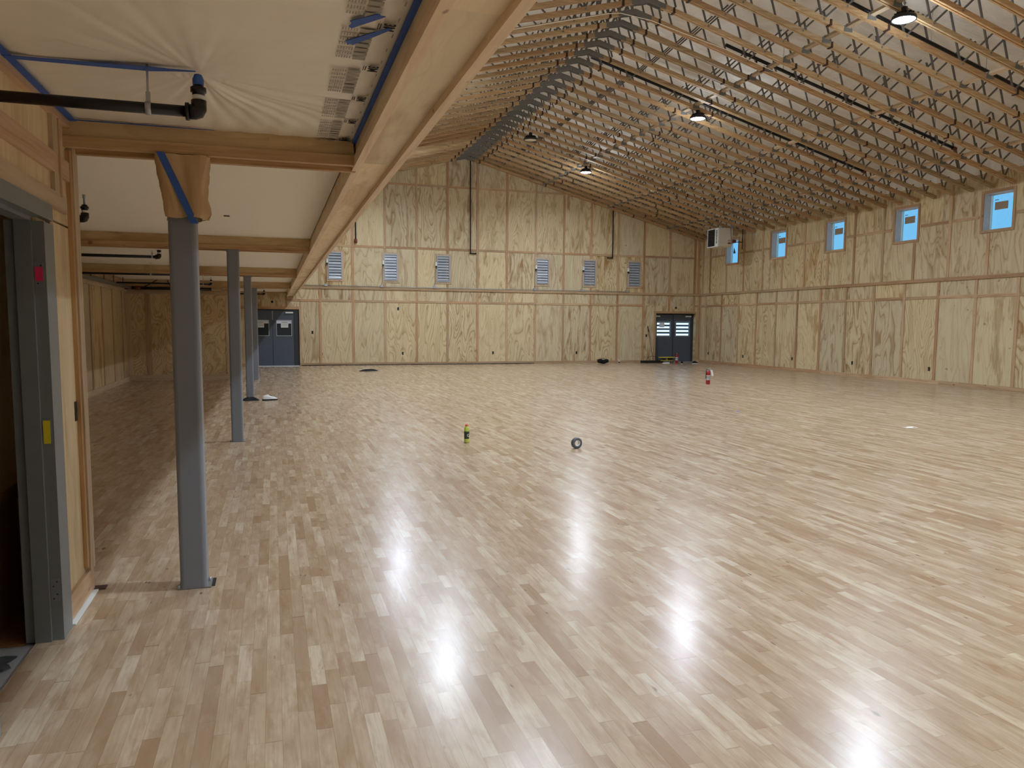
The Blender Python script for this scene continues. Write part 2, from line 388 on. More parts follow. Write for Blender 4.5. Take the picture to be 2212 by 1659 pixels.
for y in RYL: bat_right(y-bw, y+bw, .10, 2.885)
for a, b in zip(RYL, RYL[1:]): bat_right(b+bw, a-bw, 2.40, 2.48, .018)
bat_right(YF-.455+bw, YF-.06, 2.40, 2.48, .018)
for k, (a, b) in enumerate([(21.9, YF-.03), (17.0, 21.9), (10.5, 17.0), (3, 10.5)]):
    bat_right(a, b, 2.885, 2.975, .05); bat_right(a, b, 0, .10, .03)
def inwin(y): return any(a-.1 < y < b+.1 for a, b, _, _ in WIN)
for y in RYU:
    if inwin(y): bat_right(y-bw, y+bw, 2.975, 4.05, .022)
    else: bat_right(y-bw, y+bw, 2.975, 5.62, .022)
ys = sorted([y for y in RYU if y > 4 and not inwin(y)]+[a-.08 for a, b, _, _ in WIN]+[b+.08 for a, b, _, _ in WIN])
for a, b in zip(ys, ys[1:]):
    if b-a > .15 and not inwin((a+b)/2): bat_right(a+bw, b-bw, 4.46, 4.54, .018)
bat_right(YF-.09, YF-.02, .1, 2.88, .022); bat_right(YF-.2, YF-.11, 2.98, 5.3, .022)
for a, b, c, d in WIN:
    for q in ((a-.07, a, c-.07, d+.07), (b, b+.07, c-.07, d+.07), (a, b, d, d+.07), (a, b, c-.07, c)): bat_right(*q, .025)
left = bpy.data.objects['wall_left']
for y in [5.2+1.2192*k for k in range(0, 15)]: box(XL, XL+.02, y-bw+.05, y+bw+.05, .12, 2.40).build('batten', 'fir_z', left)
box(XL, XL+.03, 5.03, 22.95, 0, .12).build('batten', 'fir_y', left); box(XL, XL+.03, 5.03, 22.95, 2.40, 2.50).build('batten', 'fir_y', left)
box(XL, XL+.05, 5.03, 22.95, 2.60, SOF).build('batten', 'fir_y', left)
for x0, x1 in ((-3.78, -3.66), (-3.30, -3.17), (-1.27, -1.18)): box(x0, x1, 22.93, 22.95, .16, 2.36).build('batten', 'fir_z', stub)
box(XL, -1.17, 22.92, 22.95, 0, .16).build('batten', 'fir_x', stub); box(XL, -1.17, 22.92, 22.95, 2.36, 2.44).build('batten', 'fir_x', stub)
box(XL, -1.17, 22.92, 22.95, 2.62, SOF).build('batten', 'fir_x', stub)

# ------------------------------------------------------------------ windows in the right wall
for k, (a, b, c, d) in enumerate(WIN):
    w = sroot('window_%d' % (k+1)); X = XR+.215
    fr = MB().box(X-.02, X+.03, a, a+.035, c, d).box(X-.02, X+.03, b-.035, b, c, d).box(X-.02, X+.03, a+.035, b-.035, c, c+.035).box(X-.02, X+.03, a+.035, b-.035, d-.035, d)
    fr.build('window_frame', 'white', w)
    MB().box(XR+.002, X-.02, a, a+.012, c, d).box(XR+.002, X-.02, b-.012, b, c, d).box(XR+.002, X-.02, a+.012, b-.012, c, c+.012).box(XR+.002, X-.02, a+.012, b-.012, d-.012, d).build('jamb_liner', 'reveal', w)
    box(X+.0, X+.006, a+.035, b-.035, c+.035, d-.035).build('pane', 'glass', w)
    if k < 4:
        box(X-.008, X-.002, a+.33, b-.06-.08, d-.42, d-.22).build('tan_sticker', 'sticker', w)
        box(X-.007, X-.001, b-.24, b-.13, d-.17, d-.155).build('dark_mark', 'black', w)
    else:
        MB().prism([(b-.34, c+.42), (b-.17, c+.42), (b-.22, c+.66)], 'x', X-.008, X-.002).build('loose_sticker', 'black', w)

# ------------------------------------------------------------------ double doors
def closer(parent, x0, x1, y, z): box(x0, x1, y-.07, y, z, z+.05).build('door_closer', 'white', parent)
def double_door(n, x0, x1, h, yd, fwid, papers, siding):
    r = sroot('door_%d' % n)
    fl, frr = fwid
    MB().box(x0, x0+fl, yd-.02, yd+.08, 0, h).box(x1-frr, x1, yd-.02, yd+.08, 0, h).box(x0+fl, x1-frr, yd-.02, yd+.08, h-.05, h).build('door_frame', 'door_dark', r)
    a, b = x0+fl, x1-frr; mid = (a+b)/2
    for s, (u, v) in enumerate(((a+.004, mid-.006), (mid+.006, b-.004))):
        gw0, gw1 = (u+.10, v-.14) if s == 0 else (u+.14, v-.10)
        hole = (gw0, gw1, 1.13, h-.42 if n == 1 else h-.36)
        lf = MB()
        for p, q, c, d in cells(u, v, .02, h-.055, [hole]): lf.box(p, q, yd, yd+.045, c, d)
        lo = lf.build('door_leaf', 'door_blue', r)
        fm = .022
        MB().box(hole[0]-fm, hole[0], yd-.012, yd, hole[2]-fm, hole[3]+fm).box(hole[1], hole[1]+fm, yd-.012, yd, hole[2]-fm, hole[3]+fm).box(hole[0], hole[1], yd-.012, yd, hole[2]-fm, hole[2]).box(hole[0], hole[1], yd-.012, yd, hole[3], hole[3]+fm).build('glazing_bead', 'galv', lo)
        box(hole[0], hole[1], yd+.018, yd+.026, hole[2], hole[3]).build('pane', 'glass' if n == 2 else 'glass_dark', lo)
        if n == 1:
            box(hole[0], hole[1], yd+.008, yd+.014, hole[3]-.11, hole[3]).build('film_strip', 'siding', lo)
            cx = (hole[0]+hole[1])/2 + (.02 if s else -.03)
            nt = box(cx-.13, cx+.13, yd-.004, yd, hole[3]-.26, hole[3]-.03).build('notice', 'paper', lo)
            box(cx-.10, cx+.10, yd-.006, yd-.0045, hole[3]-.085, hole[3]-.05).build('notice_heading', 'greyink', nt)
            for j in range(4): box(cx-.10, cx+.10, yd-.006, yd-.0045, hole[3]-.125-.028*j, hole[3]-.115-.028*j).build('notice_line', 'greyink', nt)
        elif s == 0: box(hole[0]+.12, hole[0]+.36, yd-.004, yd, hole[3]-.24, hole[3]-.03).build('notice', 'siding', lo)
    MB().box(mid-.03, mid+.03, yd+.046, yd+.06, 0, h).box(a-.01, a+.03, yd+.046, yd+.06, 0, h).box(b-.03, b+.01, yd+.046, yd+.06, 0, h).box(a, b, yd+.046, yd+.06, h-.08, h).box(a, b, yd+.046, yd+.06, 0, .04).build('door_stop', 'door_dark', r)
    box(mid-.012, mid+.012, yd-.02, yd-.002, .02 if n == 2 else h-.4, h-.06).build('astragal', 'door_dark' if n == 2 else 'galv', r)
    closer(r, b-.30, b-.03, yd, h-.15)
    if n == 2: closer(r, a+.02, a+.22, yd, h-.15)
    MB().box(x0, x1, YF-.03, yd+.1, .0, .018).build('threshold', 'galv', r)
    return r
double_door(1, -.96, .925, 2.10, YF+.06, (.17, .185), True, False)
double_door(2, 15.72, 17.66, 2.115, YF+.20, (.06, .10), False, True)
MB().box(-1.33, -1.155, 26.6, 26.66, 0, 2.12).box(-1.33, -1.155, 27.44, 27.5, 0, 2.12).box(-1.33, -1.155, 26.66, 27.44, 2.06, 2.12).build('door_4', 'frame_grey')
struct(bpy.data.objects['door_4'])
box(-1.24, -1.20, 26.665, 27.435, .01, 2.055).build('door_leaf', 'door_dark', bpy.data.objects['door_4'])
# siding of the neighbouring building seen through the right door glass
sd = MB()
for j in range(9): sd.add([(14.5, 32.6, .95+.17*j), (19.2, 32.6, .95+.17*j), (19.2, 32.62, 1.05+.17*j), (14.5, 32.62, 1.05+.17*j), (14.5, 32.70, .95+.17*j), (19.2, 32.70, .95+.17*j), (19.2, 32.7, 1.05+.17*j), (14.5, 32.7, 1.05+.17*j)],
    [(0,1,2,3), (4,7,6,5), (0,4,5,1), (3,2,6,7), (0,3,7,4), (1,5,6,2)])
sl = thing('slatted_screen', 'white horizontal slats outside the glass of the right-hand double door', 'screen', (0, 0, 0))
sd.build('slats', 'siding', sl); box(14.5, 19.2, 32.8, 32.9, 0, 2.9).build('backing', 'door_dark', sl)

# ------------------------------------------------------------------ shutters
where = ['farthest left of the six, beside the big beam', 'second from the left, left of centre on the far wall', 'third from the left, just left of the central black pipe',
         'fourth from the left, right of the central black pipe', 'fifth from the left, left of the right-hand black pipe', 'farthest right, nearest the corner']
for k, (a, b, c, d) in enumerate(LOUV):
    t = thing('exhaust_shutter', 'galvanised slatted wall shutter, '+where[k], 'wall vent', (a, YF, c), 0, 'exhaust shutters on the far wall')
    w, h = b-a, d-c; f = .035
    MB().box(0, f, -.06, .1, 0, h).box(w-f, w, -.06, .1, 0, h).box(f, w-f, -.06, .1, 0, f).box(f, w-f, -.06, .1, h-f, h).build('shutter_frame', 'galv', t)
    bl = MB(); n = 9; ph = (h-2*f)/n
    for j in range(n):
        z = f+ph*j; op = [.0, .25, .7, .2, .55, .1, .6, .3, .45][(j+k*2) % 9]*.03
        bl.prism([(-.050-op, z+.014), (-.030-op, z+.010), (.004, z+ph-.016), (-.016, z+ph-.008)], 'x', f+.004, w-f-.004)
    bl.build('blades', 'blade', t)
    box(f, w-f, .02, .03, f, h-f).build('backing', 'door_dark', t)
    MB().box(-.075, 0, -.029, 0, -.07, h+.07).box(w, w+.075, -.029, 0, -.07, h+.07).box(0, w, -.031, 0, h, h+.07).box(0, w, -.031, 0, -.07, 0).build('wooden_surround', 'fir_z', t)
    box(-.06, -.005, -.10, -.030, h*.60, h*.74).build('actuator', 'white', t)
    box(-.06, -.005, -.11, -.030, h*.54, h*.60).build('actuator_base', 'black', [c for c in t.children if c.name.startswith('actuator')][0])
    jb = 3.075-c; MB().tube([(-.035, -.04, h*.54), (-.07, -.03, h*.3), (-.06, -.03, -.02), (-.09, -.04, jb)], .006, 6).build('wire', 'black', t)
cd = thing('electrical_conduit', 'thin grey conduit with boxes running under the row of wall shutters', 'conduit', (1.2, YF, 3.0))
MB().tube([(-.35, -.075, 0), (13.1, -.075, 0)], .012, 8).build('conduit_pipe', 'galv', cd)
for a in LX: box(a-.14-1.2, a-.04-1.2, -.10, -.024, -.022, .065).build('junction_box', 'galv', cd)

# ------------------------------------------------------------------ outlets
OUT = [('black switch box opening high on the far wall left of centre', 4.621, 2.168), ('black switch box beside the left double door', 1.395, 1.246), ('low outlet box at the first batten right of the left door', 1.72, .43),
       ('low outlet box under the high switch box left of centre', 4.788, .445), ('low outlet box below the central black pipe', 8.444, .45), ('low outlet box left of the black duffel bag', 12.064, .435),
       ('black switch box high on the batten above the duffel bag', 13.912, 2.147), ('black switch box just left of the broom handle', 15.283, 1.153), ('low outlet box at the foot of the broom handle', 15.103, .42),
       ('small black opening above the right double door', 16.675, 2.357), ('round black opening above the left double door', -.024, 2.365)]
for lab, x, z in OUT:
    t = thing('outlet_box', lab, 'outlet', (x, YF, z))
    if z > 2.3: MB().lathe([(.001, 0), (.045, 0), (.045, .02), (.001, .02)], 16).xf(Matrix.Rotation(PI/2, 4, 'X')).build('box_rim', 'black', t)
    else:
        box(-.032, .032, -.012, -.0005, -.055, .055).build('box_rim', 'black', t); box(-.018, .018, -.015, -.012, -.04, -.002).build('socket_face', 'door_dark', t)
for lab, y, z in [('low outlet box on the right wall nearest the far corner', 29.1, .41), ('low outlet box on the right wall, second from the corner', 26.52, .385), ('low outlet box on the right wall, third from the corner', 23.47, .43), ('low outlet box on the right wall, fourth from the corner', 20.44, .43), ('low outlet box on the right wall, nearest the camera', 17.37, .41)]:
    t = thing('outlet_box', lab, 'outlet', (XR, y, z))
    box(-.012, -.0005, -.032, .032, -.055, .055).build('box_rim', 'black', t); box(-.015, -.012, -.018, .018, -.04, -.002).build('socket_face', 'door_dark', t)

# ------------------------------------------------------------------ black drop pipes on the far wall
def droppipe(label, x, ztop, zb, dx, cap=None):
    t = thing('drop_pipe', label, 'pipe', (x, YF-.07, zb))
    MB().tube([(0, 0, ztop-zb), (0, 0, 0)], .022, 10).build('vertical_pipe', 'black_pipe', t)
    if dx: MB().tube([(0, 0, 0), (dx, 0, 0)], .022, 10).build('foot_pipe', 'black_pipe', t)
    MB().tube([(0, 0, -.03), (0, 0, .04)], .032, 10).build('elbow', 'black_pipe', t)
    if cap: MB().tube([(0, 0, -.10), (0, 0, .04)], .055, 10).build('cap', cap, t)
    else: MB().tube([(dx, -.01, 0), (dx, .045, 0)], .035, 10).build('wall_fitting', 'black_pipe', t)
droppipe('tall thin black pipe from the ridge down the middle of the far wall', 7.48, Z0+.15, 4.375, .21)
droppipe('tall thin black pipe on the right part of the far wall, foot turned left', 13.60, 6.6, 4.395, -.20)
droppipe('short black pipe with red end beside the big beam', 3.035, 6.9, 4.72, 0, 'rust')
tag(MB().tube([(.98, YF-.06, .012), (3.0, YF-.05, .012), (5.0, YF-.07, .012), (7.5, YF-.06, .012), (10.2, YF-.05, .012)], .012, 8).build('floor_hose', 'black'), 'thin black hose lying along the foot of the far wall', 'hose')

# ------------------------------------------------------------------ big beam
bm = thing('main_beam', 'long boxed timber and plywood beam running overhead to the far wall', 'beam', (0, 0, 0))
L = (YB, YF-.002)
box(.53, .715, *L, 2.585, 2.605).build('underside_panel', 'ply_beam', bm)
box(.505, .53, *L, 2.60, SOF).build('side_panel', 'ply_beam', bm)
for a, b in [(YB, 2.0), (2.0, 7.3), (7.3, 12.4), (12.4, 17.6), (17.6, 23), (23, YF-.002)]:
    box(.49, .533, a, b, 2.556, 2.62).build('edge_board', 'trimend', bm)
    box(.712, .755, a+.6 if a > 0 else a, min(b+.6, L[1]), 2.548, 3.15).build('outer_board', 'trimend', bm)
box(.53, .712, *L, 2.62, 3.15).build('core', 'fir_y', bm)
# ------------------------------------------------------------------ cross beams
CY = [4.95, 10.96, 16.96, 22.80]
xlab = ['deep timber cross beam nearest the camera, over the paper-wrapped column', 'timber cross beam over the second steel column', 'timber cross beam over the third steel column', 'timber cross beam farthest back, over the fourth steel column']
for k, y in enumerate(CY):
    x0 = -1.10 if k == 0 else XL+.01
    t = thing('cross_beam', xlab[k], 'beam', (0, y, 0), 0, 'cross beams under the mezzanine')
    box(x0, .49, -.075, .075, 2.585, SOF).build('beam_core', 'ply_beamx', t)
    box(x0, .49, -.095, -.050, 2.563, 2.622).build('front_board', 'lvl', t)
    box(x0, .515 if k == 0 else .49, .050, .095, 2.553, 2.60).build('rear_board', 'lvl', t)
# ------------------------------------------------------------------ columns
def rrect(w, r, n=4):
    pts = []
    for cx, cy, a0 in ((w/2-r, w/2-r, 0), (-w/2+r, w/2-r, 90), (-w/2+r, -w/2+r, 180), (w/2-r, -w/2+r, 270)):
        for i in range(n+1): a = math.radians(a0+90*i/n); pts.append((cx+r*math.cos(a), cy+r*math.sin(a)))
    return pts
clab = ['grey steel column nearest the camera, its top wrapped in brown paper', 'second grey steel column from the camera', 'third grey steel column, black clothes at its foot', 'fourth grey steel column, closest to the left double door']
for k, y in enumerate(CY):
    t = thing('steel_column', clab[k], 'column', (-.493, y, 0), 0, 'grey steel columns along the mezzanine')
    MB().prism(rrect(.152, .024), 'z', 0.006, 2.563).build('shaft', 'steel_grey', t)
    MB().box(-.088, .098, -.076, .098, .001, .006).build('base_plate', 'plate', t)
    box(-.085, .085, -.085, .085, 2.54, 2.562).build('cap_plate', 'steel_grey', t)
    for sx in (-1, 1): MB().lathe([(.001, .02), (.008, .02), (.009, .01), (.009, .0)], 8, (sx*.083, .05 if sx > 0 else -.06, .006)).build('anchor_bolt', 'galv', t)
# dark cut-out in the floor beside the first column
# paper wrap
rr = random.Random(11)
def wrap(u, v):
    a = 2*PI*u
    top = v
    hx = .088+.046*top+.010*math.sin(7*a+5*v)+.008*math.sin(3*a+1+3*v)+.006*math.sin(16*a+9*v); hy = .088+.012*math.sin(5*a)+.006*math.sin(13*a+7*v)
    ca, sa = math.cos(a), math.sin(a); k = 1/max(abs(ca), abs(sa))
    k = k*.8+.2*1.15
    x = hx*ca*k; y = hy*sa*k
    if ca > .3 and v < .35: x += .045*(1-v/.35)*(1 if v > .08 else .5)*(1-abs(sa))
    z = 2.205+.353*v+.006*math.sin(4*a)*(1-v)
    return (x+.012*top*0, y+(-.02 if sa < 0 else .0), z)
wr = thing('paper_wrap', 'crumpled brown kraft paper taped around the top of the nearest column', 'paper', (-.480, 4.95, 0))
MB().grid(48, 10, wrap).build('paper', 'kraft', wr)
ts = MB()
P0, P1 = Vector((-.585+.480, -.125, 2.563)), Vector((-.425+.480, -.118, 2.175))
dv = (P1-P0).normalized(); sdv = Vector((1, 0, 0))
ts.add([P0-sdv*.026, P0+sdv*.018, P1+sdv*.024, P1-sdv*.018, P0-sdv*.026+Vector((0, .002, 0)), P0+sdv*.018+Vector((0, .002, 0)), P1+sdv*.024+Vector((0, .036, 0)), P1-sdv*.018+Vector((0, .036, 0))], [(0,1,2,3), (7,6,5,4), (0,4,5,1), (1,5,6,2), (2,6,7,3), (3,7,4,0)])
ts.build('blue_tape_strip', 'tape', wr)

# ------------------------------------------------------------------ door wall at the left, with steel frame
JY = 4.262           # face of the jamb
dw = MB()
for a, b, c, d in cells(YB, 5.03, 0, SOF, [(3.30, JY+.012, 0, 2.12)]): dw.box(-1.20, XW, a, b, c+.012, d)
wall = struct(dw.build('wall_door', 'ply_door'))
def bd(y0, y1, z0, z1, d=.02, m=None): box(XW, XW+d, y0, y1, z0, z1).build('batten', m or ('fir_y' if y1-y0 > z1-z0 else 'fir_z'), wall)
bd(4.885, 4.925, .18, 2.55, .022, 'fir_dark'); bd(4.925, 5.03, .15, 2.60, .03)
bd(4.43, 4.49, .15, 2.19, .02); bd(4.565, 4.655, 2.275, 2.375, .022); bd(4.565, 4.655, 2.48, 2.67, .022); 
bd(1.0, 4.925, 2.375, 2.48, .02); bd(1.0, 4.78, 2.185, 2.275, .024); bd(.5, 5.06, 2.665, SOF, .035); bd(4.43, 5.035, .012, .15, .02)
bd(4.655, 4.685, 2.26, 2.67, .03)
struct(box(XL, -1.20, 4.93, 5.03, 0, SOF).build('wall_partition', 'ply_left'))
dark = struct(box(XL, -1.2, 1.0, 1.1, 0, SOF).build('wall_store', 'ply_left'))
f3 = sroot('door_3')
def jamb(sgn, yj):
    pts = [(-1.045, yj+.17*sgn), (-1.045, yj), (-1.098, yj), (-1.098, yj-.018*sgn), (-1.170, yj-.018*sgn), (-1.170, yj), (-1.215, yj), (-1.215, yj+.17*sgn), (-1.202, yj+.17*sgn), (-1.202, yj+.012*sgn), (-1.078, yj+.012*sgn), (-1.078, yj+.17*sgn)]
    return MB().prism(pts, 'z', 0.0, 2.086)
jamb(1, JY).build('jamb', 'frame_grey', f3); jamb(-1, 3.31).build('jamb', 'frame_grey', f3)
hp = [(-1.045, 2.185), (-1.045, 2.105), (-1.098, 2.105), (-1.098, 2.087), (-1.170, 2.087), (-1.170, 2.105), (-1.215, 2.105), (-1.215, 2.185), (-1.202, 2.185), (-1.202, 2.12), (-1.078, 2.12), (-1.078, 2.185)]
hh = MB(); hh.prism(hp, 'y', 3.14, JY+.17); hh.build('head', 'frame_grey', f3)
for zc, name, mt in ((1.83, 'hinge_plate', 'frame_grey'), (1.07, 'hinge_plate', 'frame_grey'), (.26, 'hinge_plate', 'frame_grey')):
    h = box(-1.094, -1.056, JY-.004, JY-.0005, zc-.058, zc+.058).build(name, 'steel_grey', f3)
    for dz in (-.042, -.02, .022, .044): MB().lathe([(.0005, 0), (.004, 0), (.004, .002), (.0005, .002)], 8).xf(Matrix.Translation((-1.073+.008*(1 if dz in (-.02, .044) else -1), JY-.004, zc+dz)) @ Matrix.Rotation(PI/2, 4, 'X')).build('screw', 'black', h)
box(-1.092, -1.058, JY-.0065, JY-.0045, 1.80, 1.868).build('pink_tape', 'pink', f3)
box(-1.090, -1.060, JY-.0065, JY-.0045, 1.005, 1.12).build('yellow_tape', 'yellow', f3)
ob = thing('outlet_box', 'narrow dark box opening in the plywood beside the near door frame', 'outlet', (XW, 4.86, 1.10))
box(.0005, .004, -.022, .022, -.055, .055).build('box_rim', 'black', ob); box(.004, .006, -.010, .010, -.04, -.005).build('socket_face', 'door_dark', ob)
# white underlay strip and metal shoe at the floor gap
tag(box(-1.075, -1.035, 4.45, 5.01, .0005, .008).build('underlay_strip', 'paper'), 'white underlay strip showing in the gap below the near plywood wall', 'strip')
tag(MB().box(-1.08, -1.0, 5.02, 5.09, .0005, .006).build('floor_patch', 'dark_clip'), 'small dark notch in the floor at the corner of the near wall', 'patch')
tag(MB().box(-.40, -.375, 4.90, 5.05, .0005, .004).build('floor_gap', 'black'), 'dark gap in the floorboards behind the nearest column foot', 'gap')
# box in the dark room
cb = thing('cardboard_box', 'brown cardboard box with red sticker in the dark room by the near door', 'box', (-1.55, 4.60, -.003))
box(-.30, .16, -.25, .25, 0, .62).build('carton', 'card', cb)
for a in (0, 1):
    fl = MB().add([(-.30 if a else .16, -.25, .62), (-.30 if a else .16, .25, .62), (-.42 if a else .24, .25, .76), (-.42 if a else .24, -.25, .76)], [(0, 1, 2, 3)]); 
    fl.add([(v[0]+.004, v[1], v[2]+.002) for v in fl.v[:4]], [(3, 2, 1, 0)]); fl.build('flap', 'card', cb)
st = box(.02, .12, -.2535, -.2505, .10, .22).build('red_sticker', 'redtape', cb)
text('sticker_arrow', '\u2191', .09, 'white', cb, (.07, -.256, .17), (PI/2, 0, 0))
tag(MB().grid(6, 6, lambda u, v: (-1.50+.28*u+.02*math.sin(9*v), 3.95+.16*v, -.006+.012*abs(math.sin(5*u+7*v)))).build('crumpled_wrapper', 'grey_tape'), 'crumpled silvery scrap on the concrete at the near doorway', 'litter')
tag(box(-3.0, -1.22, 4.26, 4.90, -.011, -.004).build('cardboard_sheet', 'card'), 'flat brown cardboard sheet on the floor of the dark room', 'cardboard')

# ------------------------------------------------------------------ masking film on the near soffit with print and tape
cx, cy = -.30, 3.82
def film(u, v):
    x = XW+.03+(.485-XW-.03)*u; y = .6+(5.045-.6-.09)*v
    r = math.hypot(x-cx, y-cy); a = math.atan2(y-cy, x-cx)
    fall = min(1, r/.15)*math.exp(-r*.55)
    dr = .35+.65*max(0, math.cos(a-1.1))
    w = .006*math.sin(a*15+2*math.sin(a*3)+r)*fall*dr+.0035*math.sin(a*43+1+2*r)*fall*dr+.006*max(0, math.cos(a-2.75))**8*math.sin(a*30)
    edge = max(0, (v-.90)/.10)
    w += .006*math.sin(40*x+3*y)*max(0, (v-.8)/.2)+.004*math.sin(9*y+3*x)
    e = min(u, 1-u, (1-v))
    k = min(1, e*14)
    return (x, y, 2.716+w*k-.006*k)
fm = thing('masking_film', 'wrinkled translucent plastic masking film taped under the nearest ceiling bay', 'plastic film', (0, 0, 0))
fb = MB().grid(150, 220, film); fb.build('film_sheet', 'film', fm)
ZT = 2.701
for y0 in [1.54, 2.01, 2.48, 2.95, 3.44, 3.91, 4.36, 4.78]:
    text('printed_logo', '3M', .060, 'ink', fm, (.432, y0+.02, ZT), (PI, 0, PI*.5), .0005, bold=.0012)
    MB().box(.400, .404, y0-.01, y0+.045, ZT-.0005, ZT+.0005).box(.392, .395, y0-.01, y0+.045, ZT-.0005, ZT+.0005).build('printed_bar', 'ink', fm)
    for j in range(7):
        y = y0+.08+.052*j
        if y > 4.93: continue
        box(.335, .388, y-.017, y+.017, ZT-.0004, ZT+.0004).build('printed_line', 'greyink', fm)
        mm = MB()
        for i in range(6): mm.box(.268+.0105*i, .2745+.0105*i, y-.016, y+.012+.004*((i*j) % 3-1), ZT-.0004, ZT+.0004)
        mm.build('printed_line', 'greyink', fm)
    for dy in (.10, .26, .41):
        if y0+dy < 4.95: box(.456, .461, y0+dy-.018, y0+dy+.018, ZT-.0004, ZT+.0004).build('printed_code', 'greyink', fm)
def strip(label, pts, w, z=2.699, taper=None):
    m = MB()
    vs = []
    for i, p in enumerate(pts):
        p = Vector(p); d = (Vector(pts[min(i+1, len(pts)-1)])-Vector(pts[max(i-1, 0)])).normalized(); n = Vector((-d.y, d.x))
        ww = w*(taper[i] if taper else 1)
        vs += [(*(p+n*ww/2), z), (*(p-n*ww/2), z), (*(p+n*ww/2), z+.002), (*(p-n*ww/2), z+.002)]
    fs = []
    for i in range(len(pts)-1):
        o = 4*i; fs += [(o, o+1, o+5, o+4), (o+2, o+6, o+7, o+3), (o, o+4, o+6, o+2), (o+1, o+3, o+7, o+5)]
    fs += [(0, 2, 3, 1), (4*len(pts)-4, 4*len(pts)-3, 4*len(pts)-1, 4*len(pts)-2)]
    m.add(vs, fs); return tag(m.build('masking_tape', 'tape'), label, 'tape', 'blue masking tape strips on the near ceiling')
strip('blue tape running along the big beam at the film edge', [(.492, .8), (.497, 2.8), (.499, 3.9), (.497, 4.98)], .036, 2.698)
strip('blue tape along the near plywood wall at the film edge', [(-1.024, 1.0), (-1.026, 3.8), (-1.024, 4.85)], .036, 2.698)
strip('blue tape above the nearest cross beam at the film edge', [(-1.04, 4.845), (-.6, 4.843), (-.3, 4.84)], .022, 2.704, [1, 1, .3])
strip('long blue tape crossing the film from the near wall toward the capped sprinkler', [(-1.05, 3.775), (-.75, 3.765), (-.62, 3.76), (-.49, 3.752), (-.40, 3.74), (-.30, 3.725)], .052, 2.696, [.8, 1, 1.05, 1.2, .6, .2])
def patch(label, poly):
    return tag(MB().prism(poly, 'z', 2.697, 2.699).build('masking_tape', 'tape'), label, 'tape', 'blue masking tape strips on the near ceiling')
patch('upper of two short blue tape patches over the printed film', [(.289,2.941),(.309,2.921),(.374,2.851),(.384,2.846),(.388,2.858),(.407,2.862),(.395,2.881),(.3,3.01),(.289,2.993),(.298,2.963)])
patch('lower of two short blue tape patches over the printed film', [(.291,3.146),(.306,3.13),(.428,2.968),(.44,2.964),(.441,2.982),(.405,3.047),(.32,3.185),(.313,3.169),(.301,3.189)])
strip('small blue tape tab at the corner of big beam and cross beam', [(.40, 4.84), (.47, 4.845)], .02, 2.703)

# ------------------------------------------------------------------ soffit sprinkler pipes
def branch(label, x0, x1, y, z, r=.024, ztop=2.70, hanger=None, cover=None, grp='soffit sprinkler pipes'):
    t = thing('sprinkler_pipe', label, 'pipe', (x1, y, z), 0, grp)
    MB().tube([(x0-x1, 0, 0), (0, 0, 0)], r, 14).build('pipe', 'black_pipe', t)
    MB().tube([(-.045, 0, 0), (-.015, 0, 0), (-.004, 0, .003), (0, 0, .012), (0, 0, .05)], r*1.35, 14).build('elbow', 'black_pipe', t)
    MB().tube([(-.055, 0, 0), (-.04, 0, 0)], r*1.6, 14).build('elbow_collar', 'black_pipe', t)
    MB().tube([(0, 0, .05), (0, 0, .075)], r*1.05, 12).build('nipple_band', 'white', t)
    MB().tube([(0, 0, .072), (0, 0, .085), (0, 0, .086), (0, 0, .105), (0, 0, .106), (0, 0, .12)], [r*1.1, r*1.1, r*1.4, r*1.4, r*1.0, r*.9], 14).build('reducer', 'black_pipe', t)
    h = ztop-z
    if cover: MB().lathe([(.001, h+.005), (.016, h), (.024, h-.02), (.023, .115), (.018, .112)], 14).build('blue_tape_cover', 'tape', t)
    else: MB().tube([(0, 0, .12), (0, 0, h-.03), (0, 0, h-.028), (0, 0, h)], [.010, .008, .014, .014], 8).build('sprinkler_head', 'galv', t)
    for hx in hanger or ():
        MB().tube([(hx-x1, 0, r+.02), (hx-x1, 0, SOF-.01-z)], .005, 6).build('hanger_rod', 'galv', t)
        MB().tube([(hx-x1-.012, 0, 0), (hx-x1+.012, 0, 0)], r+.004, 12).build('hanger_ring', 'galv', t)
        box(hx-x1-.009, hx-x1+.009, -.004, .004, r, r+.045).build('hanger_lug', 'galv', t)
    return t
branch('black sprinkler pipe nearest the camera, its head wrapped in blue tape', XW-.05, -.293, 3.75, 2.53, .024, 2.69, [-.497], True)
branch('black sprinkler elbow in the second bay, bare brass head up', -3.54, -1.545, 7.6, 2.495, .024, 2.70, [-2.0])
branch('black sprinkler pipe in the third bay, behind the second cross beam', -3.54, -1.70, 13.4, 2.625, .024, 2.725, [-1.80])
branch('black sprinkler pipe in front of the third cross beam', -3.54, -1.62, 16.1, 2.50, .020, 2.64, [-2.2])
branch('black sprinkler pipe in the fourth bay, with thin hanger', -3.54, -1.44, 20.4, 2.53, .020, 2.70, [-1.62])
branch('upper black sprinkler pipe in the farthest bay near the left door', -1.17, -.27, 27.0, 2.545, .026, 2.70, [-.6])
mp = thing('main_pipe', 'grey sprinkler main running along the top of the left wall', 'pipe', (-3.6, 17.0, 2.50))
MB().tube([(0, -11.9, .0), (0, 5.60, 0)], .045, 12).build('pipe', 'plate', mp)
for y in (-10, -7, -4, -.5, 1.0, 2.3, 3.4, 4.6): MB().tube([(0, y, .04), (0, y, .225)], .008, 6).build('hanger_rod', 'black', mp)
bp = thing('riser_pipe', 'thick black pipe with strap braces in front of the stub wall', 'pipe', (-3.5, 22.72, 2.50))
MB().tube([(-.26, 0, 0), (1.9, 0, 0)], .04, 12).build('pipe', 'black_pipe', bp)
